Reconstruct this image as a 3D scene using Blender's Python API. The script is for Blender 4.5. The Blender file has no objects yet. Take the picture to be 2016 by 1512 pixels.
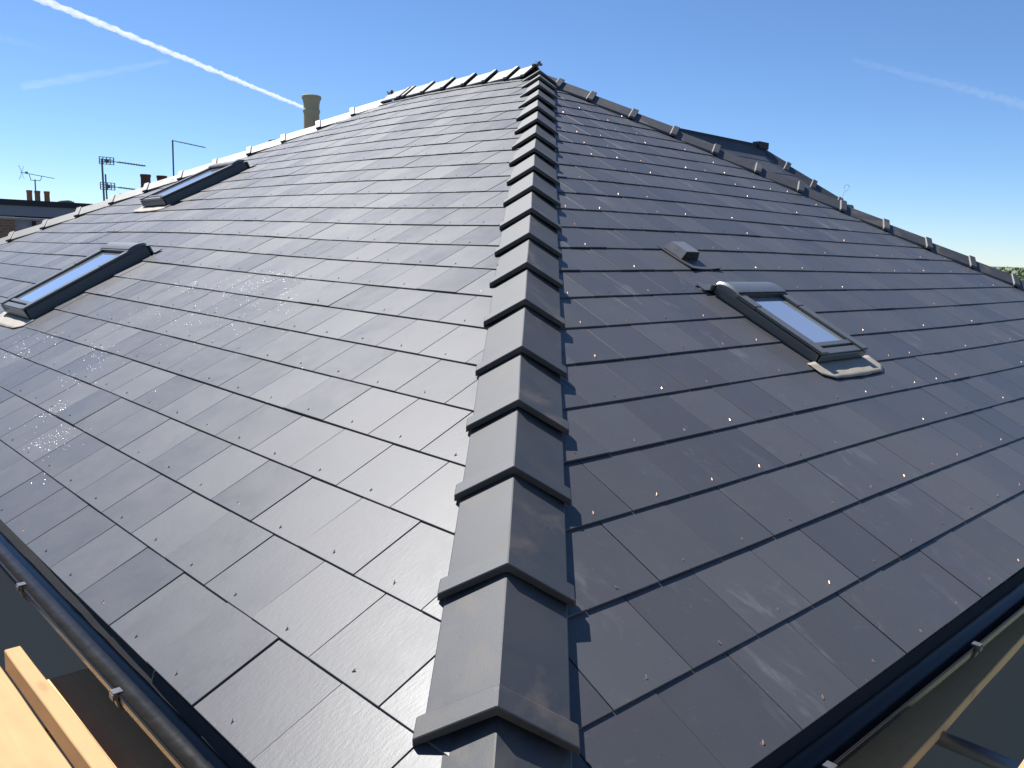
import bpy, bmesh, math, random
from mathutils import Vector, Matrix, noise
random.seed(7)
D = bpy.data
scene = bpy.context.scene
COL = scene.collection
R_ = math.radians

# ------------------------------------------------------------------ camera
cam_data = D.cameras.new('camera'); cam = D.objects.new('camera', cam_data); COL.objects.link(cam)
CF = Vector((0.68085066, 0.71537175, -0.15711665)); CR = Vector((0.72756786, -0.68525028, 0.03281871)); CU = Vector((0.08418665, 0.13665767, 0.98703459))
CP = Vector((-0.7588, -0.8583, 1.1039))
m = Matrix.Identity(4)
for i in range(3):
    m[i][0] = CR[i]; m[i][1] = CU[i]; m[i][2] = -CF[i]; m[i][3] = CP[i]
cam.matrix_world = m
cam_data.sensor_width = 36.0; cam_data.lens = 36.0 * 1671.33 / 2016.0
cam_data.clip_start = 0.02; cam_data.clip_end = 250000.0
scene.camera = cam

# ------------------------------------------------------------------ sky, sun, exposure
SUN_AZ, SUN_EL = 93.0, 57.0                    # degrees, azimuth counted from +X
world = D.worlds.new('World'); scene.world = world; world.use_nodes = True
wn = world.node_tree; wn.nodes.clear()
sky = wn.nodes.new('ShaderNodeTexSky'); sky.sky_type = 'NISHITA'; sky.sun_disc = False
sky.sun_elevation = R_(SUN_EL); sky.sun_rotation = R_(90.0 - SUN_AZ)
sky.altitude = 2000.0; sky.air_density = 1.0; sky.dust_density = 0.05; sky.ozone_density = 9.0
bg = wn.nodes.new('ShaderNodeBackground'); bg.inputs['Strength'].default_value = 0.085
wo = wn.nodes.new('ShaderNodeOutputWorld')
wn.links.new(sky.outputs[0], bg.inputs[0]); wn.links.new(bg.outputs[0], wo.inputs[0])
sd = D.lights.new('sun', 'SUN'); sd.energy = 5.0; sd.angle = R_(0.53); sd.color = (1.0, 0.972, 0.93)
sun = D.objects.new('sun', sd); COL.objects.link(sun)
sv = Vector((math.cos(R_(SUN_EL)) * math.cos(R_(SUN_AZ)), math.cos(R_(SUN_EL)) * math.sin(R_(SUN_AZ)), math.sin(R_(SUN_EL))))
sun.rotation_euler = sv.to_track_quat('Z', 'Y').to_euler(); sun.location = sv * 60
scene.view_settings.view_transform = 'Standard'; scene.view_settings.look = 'None'
scene.view_settings.gamma = 1.0; scene.view_settings.use_curve_mapping = False
scene.view_settings.exposure = 0.76
scene.cycles.volume_bounces = 12; scene.cycles.max_bounces = 16

# ------------------------------------------------------------------ material helpers
class NT:
    def __init__(s, name):
        s.m = D.materials.new(name); s.m.use_nodes = True; s.t = s.m.node_tree
        s.b = s.t.nodes['Principled BSDF']; s.o = s.t.nodes['Material Output']
    def n(s, typ, **kw):
        x = s.t.nodes.new(typ)
        for k, v in kw.items():
            if k in x.inputs: x.inputs[k].default_value = v
            else: setattr(x, k, v)
        return x
    def l(s, a, b): s.t.links.new(a, b)
    def pos(s, scale=(1, 1, 1), rot=(0, 0, 0)):
        g = s.n('ShaderNodeNewGeometry'); mp = s.n('ShaderNodeMapping')
        mp.inputs['Scale'].default_value = scale; mp.inputs['Rotation'].default_value = rot
        s.l(g.outputs['Position'], mp.inputs['Vector']); return mp.outputs[0]
    def noise(s, vec, scale, detail=4, rough=0.55, dist=0.0, w=None):
        x = s.n('ShaderNodeTexNoise')
        if w is not None: x.noise_dimensions = '4D'; s.l(w, x.inputs['W'])
        x.inputs['Scale'].default_value = scale; x.inputs['Detail'].default_value = detail
        x.inputs['Roughness'].default_value = rough; x.inputs['Distortion'].default_value = dist
        s.l(vec, x.inputs['Vector']); return x.outputs['Fac']
    def ramp(s, fac, *stops):
        x = s.n('ShaderNodeValToRGB'); e = x.color_ramp.elements
        while len(e) < len(stops): e.new(0.5)
        for el, (p, c) in zip(e, stops):
            el.position = p; el.color = c if len(c) == 4 else (*c, 1)
        s.l(fac, x.inputs[0]); return x.outputs[0]
    def math(s, op, a, b=None):
        x = s.n('ShaderNodeMath', operation=op)
        for i, v in enumerate((a, b)):
            if v is None: continue
            if isinstance(v, (int, float)): x.inputs[i].default_value = v
            else: s.l(v, x.inputs[i])
        return x.outputs[0]
    def mix(s, fac, a, b, blend='MIX'):
        x = s.n('ShaderNodeMix', data_type='RGBA', blend_type=blend)
        for i, v in ((0, fac), (6, a), (7, b)):
            if isinstance(v, (int, float)): x.inputs[i].default_value = v
            elif isinstance(v, tuple): x.inputs[i].default_value = v if len(v) == 4 else (*v, 1)
            else: s.l(v, x.inputs[i])
        return x.outputs[2]
    def bump(s, h, strength=0.2, dist=0.002):
        x = s.n('ShaderNodeBump'); x.inputs['Strength'].default_value = strength; x.inputs['Distance'].default_value = dist
        s.l(h, x.inputs['Height']); s.l(x.outputs[0], s.b.inputs['Normal'])
    def set(s, **kw):
        for k, v in kw.items():
            k = k.replace('_', ' ')
            if isinstance(v, (int, float)): s.b.inputs[k].default_value = v
            elif isinstance(v, tuple): s.b.inputs[k].default_value = v if len(v) == 4 else (*v, 1)
            else: s.l(v, s.b.inputs[k])
        return s.m

def tint_socket(M):
    a = M.n('ShaderNodeAttribute', attribute_type='OBJECT', attribute_name='tint')
    b = M.n('ShaderNodeAttribute', attribute_type='GEOMETRY', attribute_name='tint')
    return M.math('ADD', a.outputs['Fac'], b.outputs['Fac'])

def slate_material(name, rot, base, dusty):
    M = NT(name); t = tint_socket(M); w = M.math('MULTIPLY', t, 37.0)
    P = M.pos()
    S = M.pos(scale=(1, 1, 1), rot=rot)
    st = M.n('ShaderNodeMapping'); st.inputs['Scale'].default_value = (4.2, 1.6, 1.6); M.l(S, st.inputs['Vector'])
    cloud = M.noise(P, 5.0, 5, 0.6, 0.4, w)
    streak = M.noise(st.outputs[0], 2.2, 5, 0.62, 0.8, w)
    grit = M.noise(P, 420, 2, 0.6)
    a = tuple(c * 0.86 for c in base); b = tuple(c * 1.14 for c in base)
    col = M.mix(cloud, a, b)
    hue = M.noise(P, 2.6, 3, 0.5, 0.2, w)
    col = M.mix(M.math('MULTIPLY', hue, 0.45), col, (base[0] * 1.12, base[1] * 1.0, base[2] * 0.92))
    sep = M.math('ADD', M.math('MULTIPLY', t, 0.28), 0.86)
    gt = M.ramp(M.noise(P, 4.2, 4, 0.55, 0.6, w), (0.40, (0, 0, 0)), (0.70, (1, 1, 1)))
    col = M.mix(M.math('MULTIPLY', gt, 0.35), col, (base[0] * 0.84, base[1] * 1.02, base[2] * 1.0))
    bright = M.n('ShaderNodeHueSaturation'); bright.inputs['Saturation'].default_value = 0.95
    M.l(sep, bright.inputs['Value']); M.l(col, bright.inputs['Color']); col = bright.outputs[0]
    smear = M.ramp(streak, (0.57, (0, 0, 0)), (0.80, (1, 1, 1)))
    area = M.ramp(M.noise(P, 1.3, 3, 0.5, 0.3), (0.47, (0, 0, 0)), (0.66, (1, 1, 1)))
    f = M.math('MULTIPLY', M.math('MULTIPLY', smear, area), dusty)
    col = M.mix(f, col, (0.21, 0.215, 0.22))
    dust = M.ramp(M.noise(P, 0.55, 3, 0.5, 0.2), (0.54, (0, 0, 0)), (0.75, (1, 1, 1)))
    col = M.mix(M.math('MULTIPLY', dust, 0.28 * dusty), col, (0.15, 0.125, 0.09))
    speck = M.ramp(M.noise(P, 95, 2, 0.5), (0.70, (0, 0, 0)), (0.76, (1, 1, 1)))
    blot = M.ramp(M.noise(P, 9, 5, 0.65, 1.4, w), (0.60, (0, 0, 0)), (0.70, (1, 1, 1)))
    col = M.mix(M.math('MULTIPLY', blot, 0.20 * dusty), col, (0.15, 0.155, 0.16))
    col = M.mix(M.math('MULTIPLY', speck, 0.16), col, (0.28, 0.28, 0.275))
    M.bump(M.math('ADD', M.math('MULTIPLY', grit, 0.5), M.noise(st.outputs[0], 26, 4, 0.6)), 0.30, 0.0011)
    mott = M.noise(P, 13, 4, 0.6, 0.5, w)
    rr = M.math('ADD', M.math('ADD', M.math('MULTIPLY', cloud, 0.14), M.math('MULTIPLY', mott, 0.10)), M.math('ADD', M.math('MULTIPLY', t, 0.07), 0.278))
    return M.set(Base_Color=col, Roughness=rr, Specular_IOR_Level=0.46)

def plain(name, col, rough=0.6, var=0.25, scale=20, metallic=0.0, bump=0.0, spec=0.5):
    M = NT(name); P = M.pos(); n = M.noise(P, scale, 5, 0.6, 0.3)
    c = M.mix(n, tuple(x * (1 - var) for x in col), tuple(x * (1 + var) for x in col))
    if bump: M.bump(M.noise(P, scale * 6, 4, 0.6), bump, 0.003)
    r = M.math('ADD', M.math('MULTIPLY', n, 0.2), rough - 0.1)
    return M.set(Base_Color=c, Roughness=r, Metallic=metallic, Specular_IOR_Level=spec)

SL = (0.061, 0.0615, 0.068)
m_slate_l = slate_material('fibre_cement_slate_left', (0, 0, R_(90)), SL, 0.22)
m_slate_r = slate_material('fibre_cement_slate_right', (0, 0, 0), SL, 0.75)

def cap_material():
    M = NT('concrete_hip_tile'); t = tint_socket(M); w = M.math('MULTIPLY', t, 31.0); P = M.pos()
    n = M.noise(P, 7, 6, 0.62, 0.6, w); fine = M.noise(P, 260, 3, 0.6)
    col = M.mix(n, (0.012, 0.0125, 0.0135), (0.026, 0.0265, 0.028))
    st = M.ramp(M.noise(P, 3.4, 4, 0.6, 1.0, w), (0.55, (0, 0, 0)), (0.70, (1, 1, 1)))
    col = M.mix(M.math('MULTIPLY', st, 0.6), col, (0.085, 0.062, 0.045))
    sc = M.ramp(M.noise(M.pos(scale=(3, 9, 3)), 6, 5, 0.7, 1.5, w), (0.66, (0, 0, 0)), (0.74, (1, 1, 1)))
    col = M.mix(M.math('MULTIPLY', sc, 0.25), col, (0.14, 0.145, 0.15))
    pit = M.ramp(M.noise(P, 60, 3, 0.6), (0.66, (0, 0, 0)), (0.72, (1, 1, 1)))
    M.bump(M.math('ADD', fine, M.math('MULTIPLY', pit, -0.7)), 0.22, 0.0012)
    rgh = M.math('ADD', M.math('ADD', M.math('MULTIPLY', n, 0.22), 0.47), M.math('MULTIPLY', st, 0.12))
    return M.set(Base_Color=col, Roughness=rgh, Specular_IOR_Level=0.8, IOR=1.62)
m_cap = cap_material()
m_felt = plain('roofing_felt', (0.012, 0.012, 0.014), 0.9)
m_copper = plain('copper_rivet', (0.80, 0.52, 0.38), 0.42, 0.2, 300, 1.0)
m_pvc = plain('black_gutter_plastic', (0.018, 0.018, 0.019), 0.30, 0.4, 30)
m_frame = plain('grey_coated_aluminium', (0.10, 0.105, 0.105), 0.40, 0.10, 12, 0.2)
m_hood = plain('pale_grey_hood_metal', (0.18, 0.19, 0.20), 0.36, 0.08, 10, 0.55)
m_seal = plain('black_rubber_seal', (0.012, 0.012, 0.013), 0.6)
m_lead = plain('lead_flashing', (0.30, 0.265, 0.21), 0.62, 0.25, 18, 0.0, 0.3)
m_mortar = plain('mortar', (0.20, 0.18, 0.15), 0.9, 0.3, 60, 0, 0.6)
m_cream = plain('buff_clay_pot', (0.42, 0.36, 0.23), 0.75, 0.18, 14, 0, 0.3)
m_redpot = plain('red_clay_pot', (0.14, 0.045, 0.03), 0.8, 0.25, 10)
m_orange = plain('terracotta_pot', (0.26, 0.11, 0.045), 0.8, 0.25, 8)
m_alu = plain('weathered_aerial_metal', (0.16, 0.16, 0.17), 0.5, 0.2, 20, 0.5)
m_galv = plain('galvanised_tube', (0.30, 0.30, 0.30), 0.45, 0.2, 15, 0.7)
m_white = plain('pale_render', (0.40, 0.40, 0.44), 0.8, 0.08, 3)
m_fasc = plain('grey_fascia_board', (0.20, 0.215, 0.25), 0.6, 0.06, 3)
m_dark = plain('dark_flat_roof_edge', (0.02, 0.021, 0.026), 0.7)

def glass_material():
    M = NT('coated_skylight_glass'); n = M.noise(M.pos(), 2.5, 4, 0.6); M.bump(M.noise(M.pos(), 4, 2, 0.5), 0.02, 0.004)
    dust = M.ramp(M.noise(M.pos(scale=(4, 4, 1)), 6, 5, 0.65, 0.6), (0.45, (0.03, 0.03, 0.03)), (0.8, (0.12, 0.12, 0.12)))
    return M.set(Base_Color=M.mix(n, (0.62, 0.68, 0.74), (0.72, 0.77, 0.82)), Roughness=dust, Metallic=0.78, IOR=1.6, Specular_IOR_Level=0.8)
m_glass = glass_material()

def wood_material(name, dark, light, axis):
    M = NT(name); sc = [30, 30, 30]; sc[axis] = 1.6
    v = M.pos(scale=tuple(sc)); P = M.pos()
    g = M.noise(v, 1.0, 6, 0.65, 1.2)
    col = M.mix(g, dark, light)
    k = M.n('ShaderNodeTexVoronoi'); k.inputs['Scale'].default_value = 1.0
    kv = [9, 9, 9]; kv[axis] = 3.0; M.l(M.pos(scale=tuple(kv)), k.inputs['Vector'])
    kn = M.ramp(k.outputs['Distance'], (0.10, (1, 1, 1)), (0.17, (0, 0, 0)))
    col = M.mix(M.math('MULTIPLY', kn, 0.35), col, tuple(x * 0.45 for x in dark))
    d = M.ramp(M.noise(P, 6, 4, 0.6, 0.5), (0.5, (0, 0, 0)), (0.75, (1, 1, 1)))
    col = M.mix(M.math('MULTIPLY', d, 0.25), col, (0.20, 0.15, 0.10))
    M.bump(g, 0.25, 0.002)
    return M.set(Base_Color=col, Roughness=0.75)
m_wood_y = wood_material('new_pine_along_y', (0.40, 0.235, 0.095), (0.53, 0.335, 0.15), 1)
m_shade_pine_y = wood_material('shade_lightened_pine_y', (0.72, 0.42, 0.18), (0.84, 0.54, 0.26), 1)  # pine for shaded boards, colour lightened in place of bounced light
m_shade_pine_x = wood_material('shade_lightened_pine_x', (0.72, 0.42, 0.18), (0.84, 0.54, 0.26), 0)  # same lightened colour standing in for bounce, grain along the other eave
m_wood_x = wood_material('old_board_along_x', (0.46, 0.28, 0.13), (0.58, 0.39, 0.20), 0)

def brick_material():
    M = NT('brick_wall'); g = M.n('ShaderNodeNewGeometry'); sx = M.n('ShaderNodeSeparateXYZ'); M.l(g.outputs['Position'], sx.inputs[0])
    cx = M.n('ShaderNodeCombineXYZ'); M.l(M.math('ADD', sx.outputs[0], sx.outputs[1]), cx.inputs[0]); M.l(sx.outputs[2], cx.inputs[1])
    b = M.n('ShaderNodeTexBrick'); M.l(cx.outputs[0], b.inputs['Vector']); b.inputs['Scale'].default_value = 4.4
    b.inputs['Color1'].default_value = (0.30, 0.17, 0.09, 1); b.inputs['Color2'].default_value = (0.22, 0.12, 0.065, 1)
    b.inputs['Mortar'].default_value = (0.33, 0.30, 0.26, 1); b.inputs['Mortar Size'].default_value = 0.02
    n = M.noise(M.pos(), 6, 4); col = M.mix(M.math('MULTIPLY', n, 0.4), b.outputs[0], (0.14, 0.09, 0.06))
    return M.set(Base_Color=col, Roughness=0.85)
m_brick = brick_material()

# ------------------------------------------------------------------ object helpers
def tag(o, label=None, cat=None, group=None, kind=None):
    if label: o['label'] = label
    if cat: o['category'] = cat
    if group: o['group'] = group
    if kind: o['kind'] = kind
    return o
def mesh(name, verts, faces, mat=None, smooth=False):
    me = D.meshes.new(name); me.from_pydata([tuple(v) for v in verts], [], faces); me.update()
    if mat: me.materials.append(mat)
    if smooth: me.polygons.foreach_set('use_smooth', [True] * len(me.polygons))
    return me
def fix_normals(me):
    bm = bmesh.new(); bm.from_mesh(me); bmesh.ops.recalc_face_normals(bm, faces=bm.faces); bm.to_mesh(me); bm.free(); return me
def obj(name, me, parent=None, mw=None):
    o = D.objects.new(name, me); COL.objects.link(o)
    if parent is not None: o.parent = parent
    if mw is not None: o.matrix_local = mw
    return o
def empty(name, loc=(0, 0, 0)):
    o = D.objects.new(name, None); COL.objects.link(o); o.location = loc; o.empty_display_size = 0.3; return o

class MB:
    """collects shapes into one mesh"""
    def __init__(s): s.v = []; s.f = []
    def add(s, verts, faces):
        k = len(s.v); s.v += [Vector(v) for v in verts]; s.f += [tuple(i + k for i in f) for f in faces]; return s
    def box(s, a, b, M=None):
        (x0, y0, z0), (x1, y1, z1) = a, b
        v = [Vector(p) for p in ((x0, y0, z0), (x1, y0, z0), (x1, y1, z0), (x0, y1, z0), (x0, y0, z1), (x1, y0, z1), (x1, y1, z1), (x0, y1, z1))]
        if M: v = [M @ p for p in v]
        return s.add(v, [(0, 3, 2, 1), (4, 5, 6, 7), (0, 1, 5, 4), (1, 2, 6, 5), (2, 3, 7, 6), (3, 0, 4, 7)])
    def tube(s, p0, p1, r, n=8, r1=None):
        p0, p1 = Vector(p0), Vector(p1); d = (p1 - p0).normalized(); r1 = r if r1 is None else r1
        a = d.orthogonal().normalized(); b = d.cross(a); v = []
        for p, q in ((p0, r), (p1, r1)):
            for i in range(n):
                t = 2 * math.pi * i / n; v.append(p + a * (q * math.cos(t)) + b * (q * math.sin(t)))
        f = [(i, (i + 1) % n, n + (i + 1) % n, n + i) for i in range(n)] + [tuple(range(n))[::-1], tuple(range(n, 2 * n))]
        return s.add(v, f)
    def lathe(s, base, prof, n=24, cap=True):
        base = Vector(base); v = []
        for r, z in prof:
            for i in range(n):
                t = 2 * math.pi * i / n; v.append(base + Vector((r * math.cos(t), r * math.sin(t), z)))
        f = []
        for j in range(len(prof) - 1):
            for i in range(n): f.append((j * n + i, j * n + (i + 1) % n, (j + 1) * n + (i + 1) % n, (j + 1) * n + i))
        if cap: f += [tuple(range(n))[::-1], tuple(range((len(prof) - 1) * n, len(prof) * n))]
        return s.add(v, f)
    def prism(s, poly, lo, hi, fn):
        """poly: 2D points, lo/hi: heights, fn(a,b,n)->Vector"""
        n = len(poly); v = [fn(a, b, lo) for a, b in poly] + [fn(a, b, hi) for a, b in poly]
        return s.add(v, [tuple(range(n))[::-1], tuple(range(n, 2 * n))] + [(i, (i + 1) % n, n + (i + 1) % n, n + i) for i in range(n)])
    def mesh(s, name, mat, smooth=False, fix=True, bevel=0.0):
        me = mesh(name, s.v, s.f, mat, smooth)
        if fix or bevel:
            bm = bmesh.new(); bm.from_mesh(me); bmesh.ops.recalc_face_normals(bm, faces=bm.faces)
            if bevel: bmesh.ops.bevel(bm, geom=list(bm.edges), offset=bevel, segments=1, affect='EDGES', clamp_overlap=True)
            bm.to_mesh(me); bm.free()
        return me
    def build(s, name, mat, parent=None, smooth=False, bevel=0.0): return obj(name, s.mesh(name, mat, smooth, True, bevel), parent)
ML = [
 [26, 20, 9, -6, -18, -25, -25, -24, -26, -28, -28, -28, -28, -28, -28, -28, -28, -28, -28, -20, -14, -10, -9, -9, -9, -9, -8, -6, -4],
 [12, 9, 2, -5, -10, -11, -10, -8, -10, -16, -26, -28, -28, -28, -28, -28, -28, -28, -24, -18, -13, -11, -11, -12, -13, -13, -11, -9, -6],
 [1, 0, -2, -4, -4, -3, 0, 1, 1, -3, -7, -13, -18, -22, -23, -22, -20, -18, -16, -13, -12, -11, -12, -14, -16, -16, -15, -11, -8],
 [-4, -3, -3, -2, -1, 0, 2, 3, 5, 6, 7, 7, 7, 6, 5, 3, 1, -2, -6, -8, -9, -10, -12, -15, -18, -18, -16, -13, -9],
 [-3, -2, -1, 0, 1, 1, 1, 2, 6, 11, 17, 22, 25, 26, 26, 23, 18, 10, 3, -2, -5, -7, -9, -13, -16, -18, -16, -13, -9],
 [1, 2, 3, 3, 2, 1, 0, 2, 7, 15, 23, 30, 35, 37, 36, 33, 27, 18, 9, 3, 0, -2, -5, -8, -12, -14, -14, -12, -8],
 [4, 6, 7, 6, 4, 2, 2, 6, 12, 21, 29, 35, 39, 39, 38, 35, 29, 20, 12, 7, 4, 3, 1, -2, -6, -9, -10, -9, -7],
 [6, 8, 8, 7, 5, 5, 7, 12, 19, 28, 36, 40, 42, 41, 38, 34, 28, 20, 14, 9, 8, 8, 7, 4, 0, -4, -6, -6, -5],
 [6, 7, 8, 7, 6, 7, 11, 18, 27, 36, 43, 47, 48, 46, 42, 36, 29, 21, 15, 11, 10, 10, 10, 8, 4, 0, -2, -3, -3],
 [5, 6, 6, 5, 6, 9, 14, 22, 32, 43, 51, 57, 59, 57, 52, 44, 34, 24, 16, 11, 10, 10, 10, 9, 6, 3, 0, -1, -1],
 [3, 3, 4, 4, 5, 9, 15, 24, 35, 46, 58, 67, 72, 73, 68, 58, 45, 30, 19, 11, 8, 8, 8, 7, 6, 3, 1, 0, 0],
 [2, 2, 2, 3, 4, 8, 14, 23, 34, 47, 61, 74, 84, 88, 85, 73, 56, 38, 21, 11, 5, 4, 4, 4, 4, 3, 1, 1, 0],
 [1, 1, 1, 2, 3, 7, 12, 20, 31, 45, 61, 77, 91, 98, 96, 84, 65, 43, 24, 10, 3, 1, 1, 2, 2, 2, 1, 0, 0],
 [0, 0, 1, 1, 3, 5, 10, 16, 26, 39, 56, 73, 89, 99, 98, 87, 68, 46, 25, 10, 2, -1, -1, 0, 0, 1, 0, 0, 0],
]
MR = [
 [3, -7, -12, -10, -2, 6, 9, 5, -4, -14, -22, -24, -23, -17, -11, -4, 1, 4, 5, 4, 3],
 [13, 4, -1, -1, 5, 10, 10, 5, -3, -12, -18, -20, -18, -13, -7, -1, 4, 6, 6, 5, 3],
 [16, 8, 2, 2, 4, 8, 9, 6, 0, -6, -11, -12, -11, -7, -1, 3, 6, 7, 6, 5, 3],
 [14, 6, 1, -1, 0, 4, 7, 8, 6, 3, 0, -2, -2, 0, 3, 6, 7, 7, 5, 3, 2],
 [9, 2, -3, -6, -5, 0, 5, 10, 12, 11, 9, 6, 5, 5, 6, 7, 6, 5, 3, 1, 0],
 [4, -2, -7, -10, -9, -4, 4, 11, 16, 17, 15, 12, 10, 9, 9, 8, 5, 2, 0, -2, -2],
 [1, -4, -9, -13, -12, -7, 2, 11, 17, 20, 19, 17, 15, 14, 12, 10, 6, 2, -1, -3, -4],
 [-2, -6, -11, -14, -14, -9, 0, 10, 18, 22, 23, 22, 21, 21, 19, 15, 10, 4, -1, -3, -4],
 [-3, -7, -11, -14, -14, -9, -1, 10, 19, 25, 28, 29, 30, 30, 28, 23, 16, 9, 2, -1, -3],
 [-3, -6, -10, -13, -12, -8, 1, 11, 21, 28, 33, 36, 39, 39, 37, 31, 23, 14, 6, 1, -1],
 [-3, -5, -8, -10, -9, -5, 3, 12, 22, 30, 36, 40, 43, 44, 42, 36, 27, 17, 9, 4, 1],
 [-2, -4, -6, -7, -6, -2, 4, 13, 21, 28, 34, 39, 42, 43, 41, 35, 27, 18, 11, 5, 2],
 [-2, -3, -4, -4, -3, 0, 5, 11, 18, 24, 29, 33, 36, 37, 35, 30, 23, 16, 10, 5, 2],
 [-1, -1, -2, -2, -1, 1, 5, 9, 13, 17, 21, 24, 27, 28, 26, 23, 18, 12, 8, 4, 2],
]

# ------------------------------------------------------------------ roof geometry
PITCH = 0.4681; CPT, SPT, TP = math.cos(PITCH), math.sin(PITCH), math.tan(PITCH)
GL, GR, HW = 0.2477, 0.2494, 0.15           # course gauges, half a slate
U0, S0 = 2.634 * HW, 3.089 * HW             # where the bond starts on each slope
TH = 0.0068                                  # slate thickness
AX = 5.47                                    # apex (AX, AX)
RIDGE_END = 7.98
def grid(M, u, v):
    nv, nu = len(M), len(M[0]); a = min(max(u / 0.5, 0), nu - 1.001); b = min(max(v / 0.5, 0), nv - 1.001)
    i, j = int(a), int(b); a -= i; b -= j
    a = a * a * (3 - 2 * a); b = b * b * (3 - 2 * b)
    return 0.001 * ((M[j][i] * (1 - a) + M[j][i + 1] * a) * (1 - b) + (M[j + 1][i] * (1 - a) + M[j + 1][i + 1] * a) * b)
def SLOPE_L(u, v, n=0.0):                    # slope above the eave that runs along Y
    n += grid(ML, u, v); return Vector((v * CPT - n * SPT, u, v * SPT + n * CPT))
def SLOPE_R(u, v, n=0.0):                    # slope above the eave that runs along X
    n += grid(MR, u, v); return Vector((u, v * CPT - n * SPT, v * SPT + n * CPT))
NL = Vector((-SPT, 0, CPT)); NR = Vector((0, -SPT, CPT))
VTOP = AX / CPT

def clip(poly, a, b, c):                     # keep a*u + b*v <= c
    out = []
    for k in range(len(poly)):
        p, q = poly[k], poly[(k + 1) % len(poly)]
        dp, dq = a * p[0] + b * p[1] - c, a * q[0] + b * q[1] - c
        if dp <= 0: out.append(p)
        if dp * dq < 0:
            t = dp / (dp - dq); out.append((p[0] + t * (q[0] - p[0]), p[1] + t * (q[1] - p[1])))
    return out
def area(poly): return 0.5 * abs(sum(poly[i][0] * poly[(i + 1) % len(poly)][1] - poly[(i + 1) % len(poly)][0] * poly[i][1] for i in range(len(poly)))) if len(poly) > 2 else 0.0

# openings cut out of the slating: (u0, u1, v0, v1)
SKY_R = (3.235, 3.745, 1.285, 1.985)
SKY_L1 = (6.125, 6.80, 1.07, 2.09)
SKY_L2 = (8.06, 8.70, 3.10, 4.10)
VENT = (3.345, 3.645)
# hip lines in plan: far left hip, right hip
FLX = (AX, RIDGE_END, 0.0, 12.95)            # from (AX, RIDGE_END) to (0, 12.95)
RHX = 10.0                                   # right hip reaches the eave here

house = empty('house', (0, 0, 0))
tag(house, 'hipped house roof of new grey slates with three skylights and black gutters', 'house')
slope_mesh = {}
def deck(S, quad, nu, nv):
    (ua, va), (ub, vb), (uc, vc), (ud, vd) = quad; V = []; Fc = []
    for j in range(nv + 1):
        t = j / nv
        for i in range(nu + 1):
            s = i / nu
            u = (ua * (1 - s) + ub * s) * (1 - t) + (ud * (1 - s) + uc * s) * t; v = (va * (1 - s) + vb * s) * (1 - t) + (vd * (1 - s) + vc * s) * t
            V.append(S(u, v, -0.034))
    for j in range(nv):
        for i in range(nu): k = j * (nu + 1) + i; Fc.append((k, k + 1, k + nu + 2, k + nu + 1))
    return fix_normals(mesh('roof_slope', V, Fc, m_felt))
slope_l = obj('roof_slope', deck(SLOPE_L, ((0.02, 0.05), (12.9, 0.05), (RIDGE_END, VTOP), (AX, VTOP)), 50, 24), house)
slope_r = obj('roof_slope', deck(SLOPE_R, ((0.02, 0.05), (9.95, 0.05), (AX, VTOP), (AX - 0.01, VTOP)), 40, 24), house)
slope_l['label'] = 'roof slope with two skylights'; slope_r['label'] = 'roof slope with one skylight and a roof vent'

SLEN = 0.6; SW = 0.2975
slates = []                                   # (score, slope, frame, poly in local coords or None)
def place(S, uc, v0, lift, yaw):
    lo, hi = S(uc, v0), S(uc, v0 + 0.5); e1 = S(uc + 0.14, v0 + 0.12); e0 = S(uc - 0.14, v0 + 0.12)
    up = (hi - lo).normalized(); ac = (e1 - e0); ac = (ac - up * ac.dot(up)).normalized(); nn = ac.cross(up)
    if nn.z < 0: nn = -nn
    # tail lies on two slates below, head on the batten
    tilt = -(2.4 * TH + lift) / SLEN
    up2 = (up + nn * tilt).normalized(); nn2 = ac.cross(up2)
    if nn2.z < 0: nn2 = -nn2
    ac2 = (ac + up2 * yaw).normalized(); up2 = (up2 - ac2 * up2.dot(ac2)).normalized()
    M = Matrix.Identity(4); o = lo + nn * (lift - TH)
    for i in range(3): M[i][0] = ac2[i]; M[i][1] = up2[i]; M[i][2] = nn2[i]; M[i][3] = o[i]
    return M
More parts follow.
